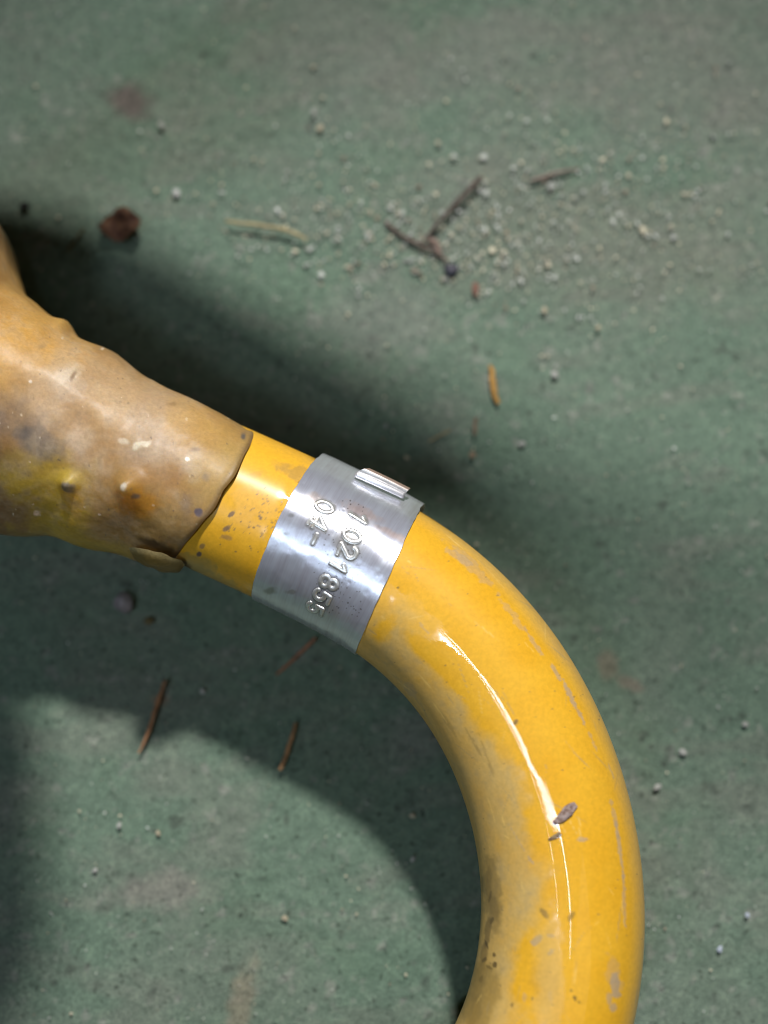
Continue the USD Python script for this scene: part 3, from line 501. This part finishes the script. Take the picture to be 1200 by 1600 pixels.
twig('straw', [(104, 392), (118, 374), (132, 356)], [.4 * mm, .5 * mm, .4 * mm], 'faint olive straw in the dark shadow beside the brown leaf', 'straw', (.16, .14, .06), seed=9)
twig('leaf_fibre', [(764, 572), (770, 592), (771, 612), (780, 630)], [.6 * mm, 1.0 * mm, 1.0 * mm, .7 * mm], 'orange curled leaf fibre on open green floor right of the pipe band', 'plant fibre', (.46, .26, .07), squash=.5, seed=10)
twig('wood_sliver', [(743, 654), (741, 680)], [.7 * mm, .5 * mm], 'small pale brown wood sliver below the orange leaf fibre', 'wood sliver', (.27, .20, .14), seed=11)
twig('wood_sliver', [(704, 672), (684, 682), (670, 690)], [.35 * mm, .4 * mm, .3 * mm], 'hair thin tan sliver beside the dark shadow above the band', 'wood sliver', (.33, .26, .14), seed=12)
lump('black_chip', 705, 421, (3.6 * mm, 3.2 * mm, 1.6 * mm), 'bluish black chip at the lower end of the thin twig', 'chip', (.035, .035, .055), seed=2)
lump('crumb', 743, 451, (1.9 * mm, 3.6 * mm, .9 * mm), 'reddish brown crumb right of the bluish black chip', 'crumb', (.22, .12, .09), seed=3, mat=BIT)
lump('crumb', 738, 711, (1.6 * mm, 2.0 * mm, 1.2 * mm), 'tiny tan crumb below the upright pale wood sliver', 'crumb', (.40, .30, .20), seed=4, mat=BIT)
lump('crumb', 38, 322, (2.6 * mm, 2.0 * mm, 1.5 * mm), 'black crumb alone on the floor near the upper left edge', 'crumb', (.03, .03, .03), seed=5, mat=BIT)
lump('crumb', 232, 970, (2.4 * mm, 2.0 * mm, 1.2 * mm), 'olive brown crumb below right of the grey pebble', 'crumb', (.16, .13, .06), seed=6, mat=BIT)
lump('pebble', 193, 942, (4.4 * mm, 5.4 * mm, 4.6 * mm), 'grey pebble in the shadow under the wrapped joint', 'pebble', (.30, .27, .28), seed=8, turn=20)
# crumpled brown leaf in the shadow
n_ = 26; a_, b_ = np.meshgrid(np.linspace(-1, 1, n_), np.linspace(-1, 1, n_), indexing='ij'); lf = np.stack([a_ * np.sqrt(1 - b_ ** 2 / 2) * .0056, b_ * np.sqrt(1 - a_ ** 2 / 2) * .0040, .0022 + .0022 * np.sin(a_ * 2.6 + b_) + .003 * (fbm(np.stack([a_ * 1.6, b_ * 1.6, a_ * 0], -1), 3, 3) - .4)], -1)
lf_s = solid_sheet(lf, np.array([0, 0, 1.0]), .0003); lo = ground(190, 356, 0.0008); lv = np.array(lf_s.vertices); lt = np.tile([.075, .036, .025], (len(lv), 1)); lt = lay(lt, sstep(.4, .7, fbm(lv * 500, 3, 2)) * .6, (.20, .11, .06))
g = obj('dead_leaf', (lv, np.array(lf_s.faces)), BIT, tint=lt); UsdGeom.Xformable(g).AddTranslateOp().Set(Gf.Vec3d(*lo)); tag(g, 'crumpled dark reddish brown leaf scrap in the upper left shadow', 'leaf')
# pale chips that stand out singly on the floor
for i, (a, b, sz, lab) in enumerate([(851, 485, 2.2, 'right of the black chip and above the orange fibre'), (867, 585, 2.3, 'level with the orange leaf fibre and right of it'), (815, 693, 2.1, 'lower right of the upright wood sliver'), (500, 200, 2.3, 'at top centre, highest of the bright ones'), (490, 175, 2.0, 'close above the top centre one'), (252, 195, 2.2, 'near the reddish stain at upper left'),
        (645, 1274, 1.9, 'in the shadow strip inside the bend'), (645, 1342, 1.7, 'on the shadow edge inside the bend'), (316, 1080, 1.9, 'in the shadow between two dry needles'), (445, 1435, 1.8, 'low in the lit floor inside the bend'), (148, 1360, 1.6, 'in the lit floor below the long needle'), (186, 1290, 1.7, 'lit floor under the long needle, higher one'), (247, 1302, 1.6, 'tan one right of its white neighbour on lit floor'), (1067, 1175, 2.3, 'on the floor right of the outer bend'), (1027, 1230, 2.4, 'close to the outer bend, larger cream one'), (1125, 1483, 1.8, 'low on the right, bluish white'), (1168, 1430, 1.5, 'nearest the right edge, bluish white'), (1165, 1132, 1.9, 'at right edge level with the bend top'), (935, 512, 1.8, 'cream one far right of the twigs'), (603, 665, 1.5, 'beside the dark shadow left of the slivers')]):
    cc = (.40, .41, .38) if i % 3 else (.42, .37, .26); cc = (.48, .54, .64) if 'bluish' in lab else cc
    lump('pale_chip', a, b, (sz * .62 * mm, sz * .85 * mm, sz * .32 * mm), 'pale stone chip ' + lab, 'stone chip', cc, seed=20 + i, sub=2, spotted=.35, rug=1.0, turn=i * 47)
# husks lying on the pipe
def on_pipe(a, b, up=0.0):
    d = ray(a, b); s_ = np.linspace(.19, .30, 2600); Q = CAM + s_[:, None] * d; dist, idx = cKDTree(CC).query(Q); k = np.argmax(dist < R); n_ = (Q[k] - CC[idx[k]]) / dist[k]; return CC[idx[k]] + n_ * (R + up)
def husk(name, pts, rad, label, colr, up, seed, squash=.22):
    P_ = spline([on_pipe(a, b, up) for a, b in pts], 26); r_ = np.interp(np.linspace(0, 1, 26), np.linspace(0, 1, len(rad)), rad); v, f = tube_mesh(P_, r_, 14, squash, seed, .25); o = P_.mean(0)
    t = np.tile(colr, (len(v), 1)); t = lay(t, sstep(.4, .6, fbm(v * 2200, 3, seed)) * .7, (.14, .07, .04)); g = obj(name, (v, f), BIT, tint=t, origin=o); UsdGeom.Xformable(g).AddTranslateOp().Set(Gf.Vec3d(*o)); tag(g, label, 'husk')
husk('seed_husk', [(899, 1257), (886, 1268), (874, 1280), (864, 1285)], [.0006, .0011, .0009, .0003], 'grey brown seed husk lying across the glossy line of the pipe', (.34, .27, .25), .0004, 3)
husk('seed_husk', [(876, 1302), (866, 1308), (857, 1312)], [.0004, .00045, .0002], 'small dark husk sliver just below the bigger husk on the pipe', (.24, .18, .10), .0002, 4)

# ---------------------------------------------------------------- sand and grit, past counting
rg = np.random.default_rng(11); pts = []
def scatter(n, cx, cy, sx, sy, ang, lo_, hi_):
    c_, s_ = math.cos(math.radians(ang)), math.sin(math.radians(ang))
    for _ in range(n):
        u, v_ = rg.normal(0, sx), rg.normal(0, sy); pts.append((cx + c_ * u - s_ * v_, cy + s_ * u + c_ * v_, rg.uniform(lo_, hi_) * rg.choice([.7, 1, 1, 1.3])))
scatter(680, 800, 350, 190, 60, 2, .26, .72); scatter(230, 620, 375, 120, 35, 8, .26, .7); scatter(480, 900, 260, 220, 110, 0, .22, .62); scatter(120, 480, 340, 110, 50, 10, .26, .7); scatter(100, 720, 400, 60, 30, 10, .25, .68)
for _ in range(1700): pts.append((rg.uniform(-60, 1260), rg.uniform(-60, 760), rg.uniform(.14, .40)))
scatter(700, 780, 340, 230, 85, 4, .18, .42); scatter(250, 1000, 200, 150, 90, 0, .18, .42)
for _ in range(900): pts.append((rg.uniform(-60, 1260), rg.uniform(700, 1660), rg.uniform(.14, .38)))
ic = trimesh.creation.icosahedron(); iv, ifc = np.array(ic.vertices), np.array(ic.faces); vs, fs, cs = [], [], []
for i, (a, b, r_) in enumerate(pts):
    o = ground(a, b, r_ * mm * .05); sh = np.array([rg.uniform(.7, 1.2), rg.uniform(.6, 1.3), rg.uniform(.25, .55)]); v = iv * (1 + .25 * rg.normal(size=(len(iv), 1))) * sh * r_ * mm * .72 * min(1.6, math.exp(rg.normal(-.18, .38)))
    t = rg.uniform(0, 6.28); c_, s_ = math.cos(t), math.sin(t); v[:, :2] = v[:, :2] @ np.array([[c_, s_], [-s_, c_]])
    vs.append(v + o); fs.append(ifc + i * len(iv)); k = rg.random()
    base_c = np.array((.56, .52, .38) if k < .40 else (.46, .49, .45) if k < .80 else (.26, .21, .15) if k < .90 else (.62, .64, .62)) * rg.uniform(.6, 1.15); cs.append(np.tile(base_c, (len(iv), 1)))
tag(obj('sand_grit', (np.vstack(vs), np.vstack(fs)), STONE, smooth=False, tint=np.vstack(cs)), 'scattered sand and grit strewn over the green floor', 'grit', kind='stuff')
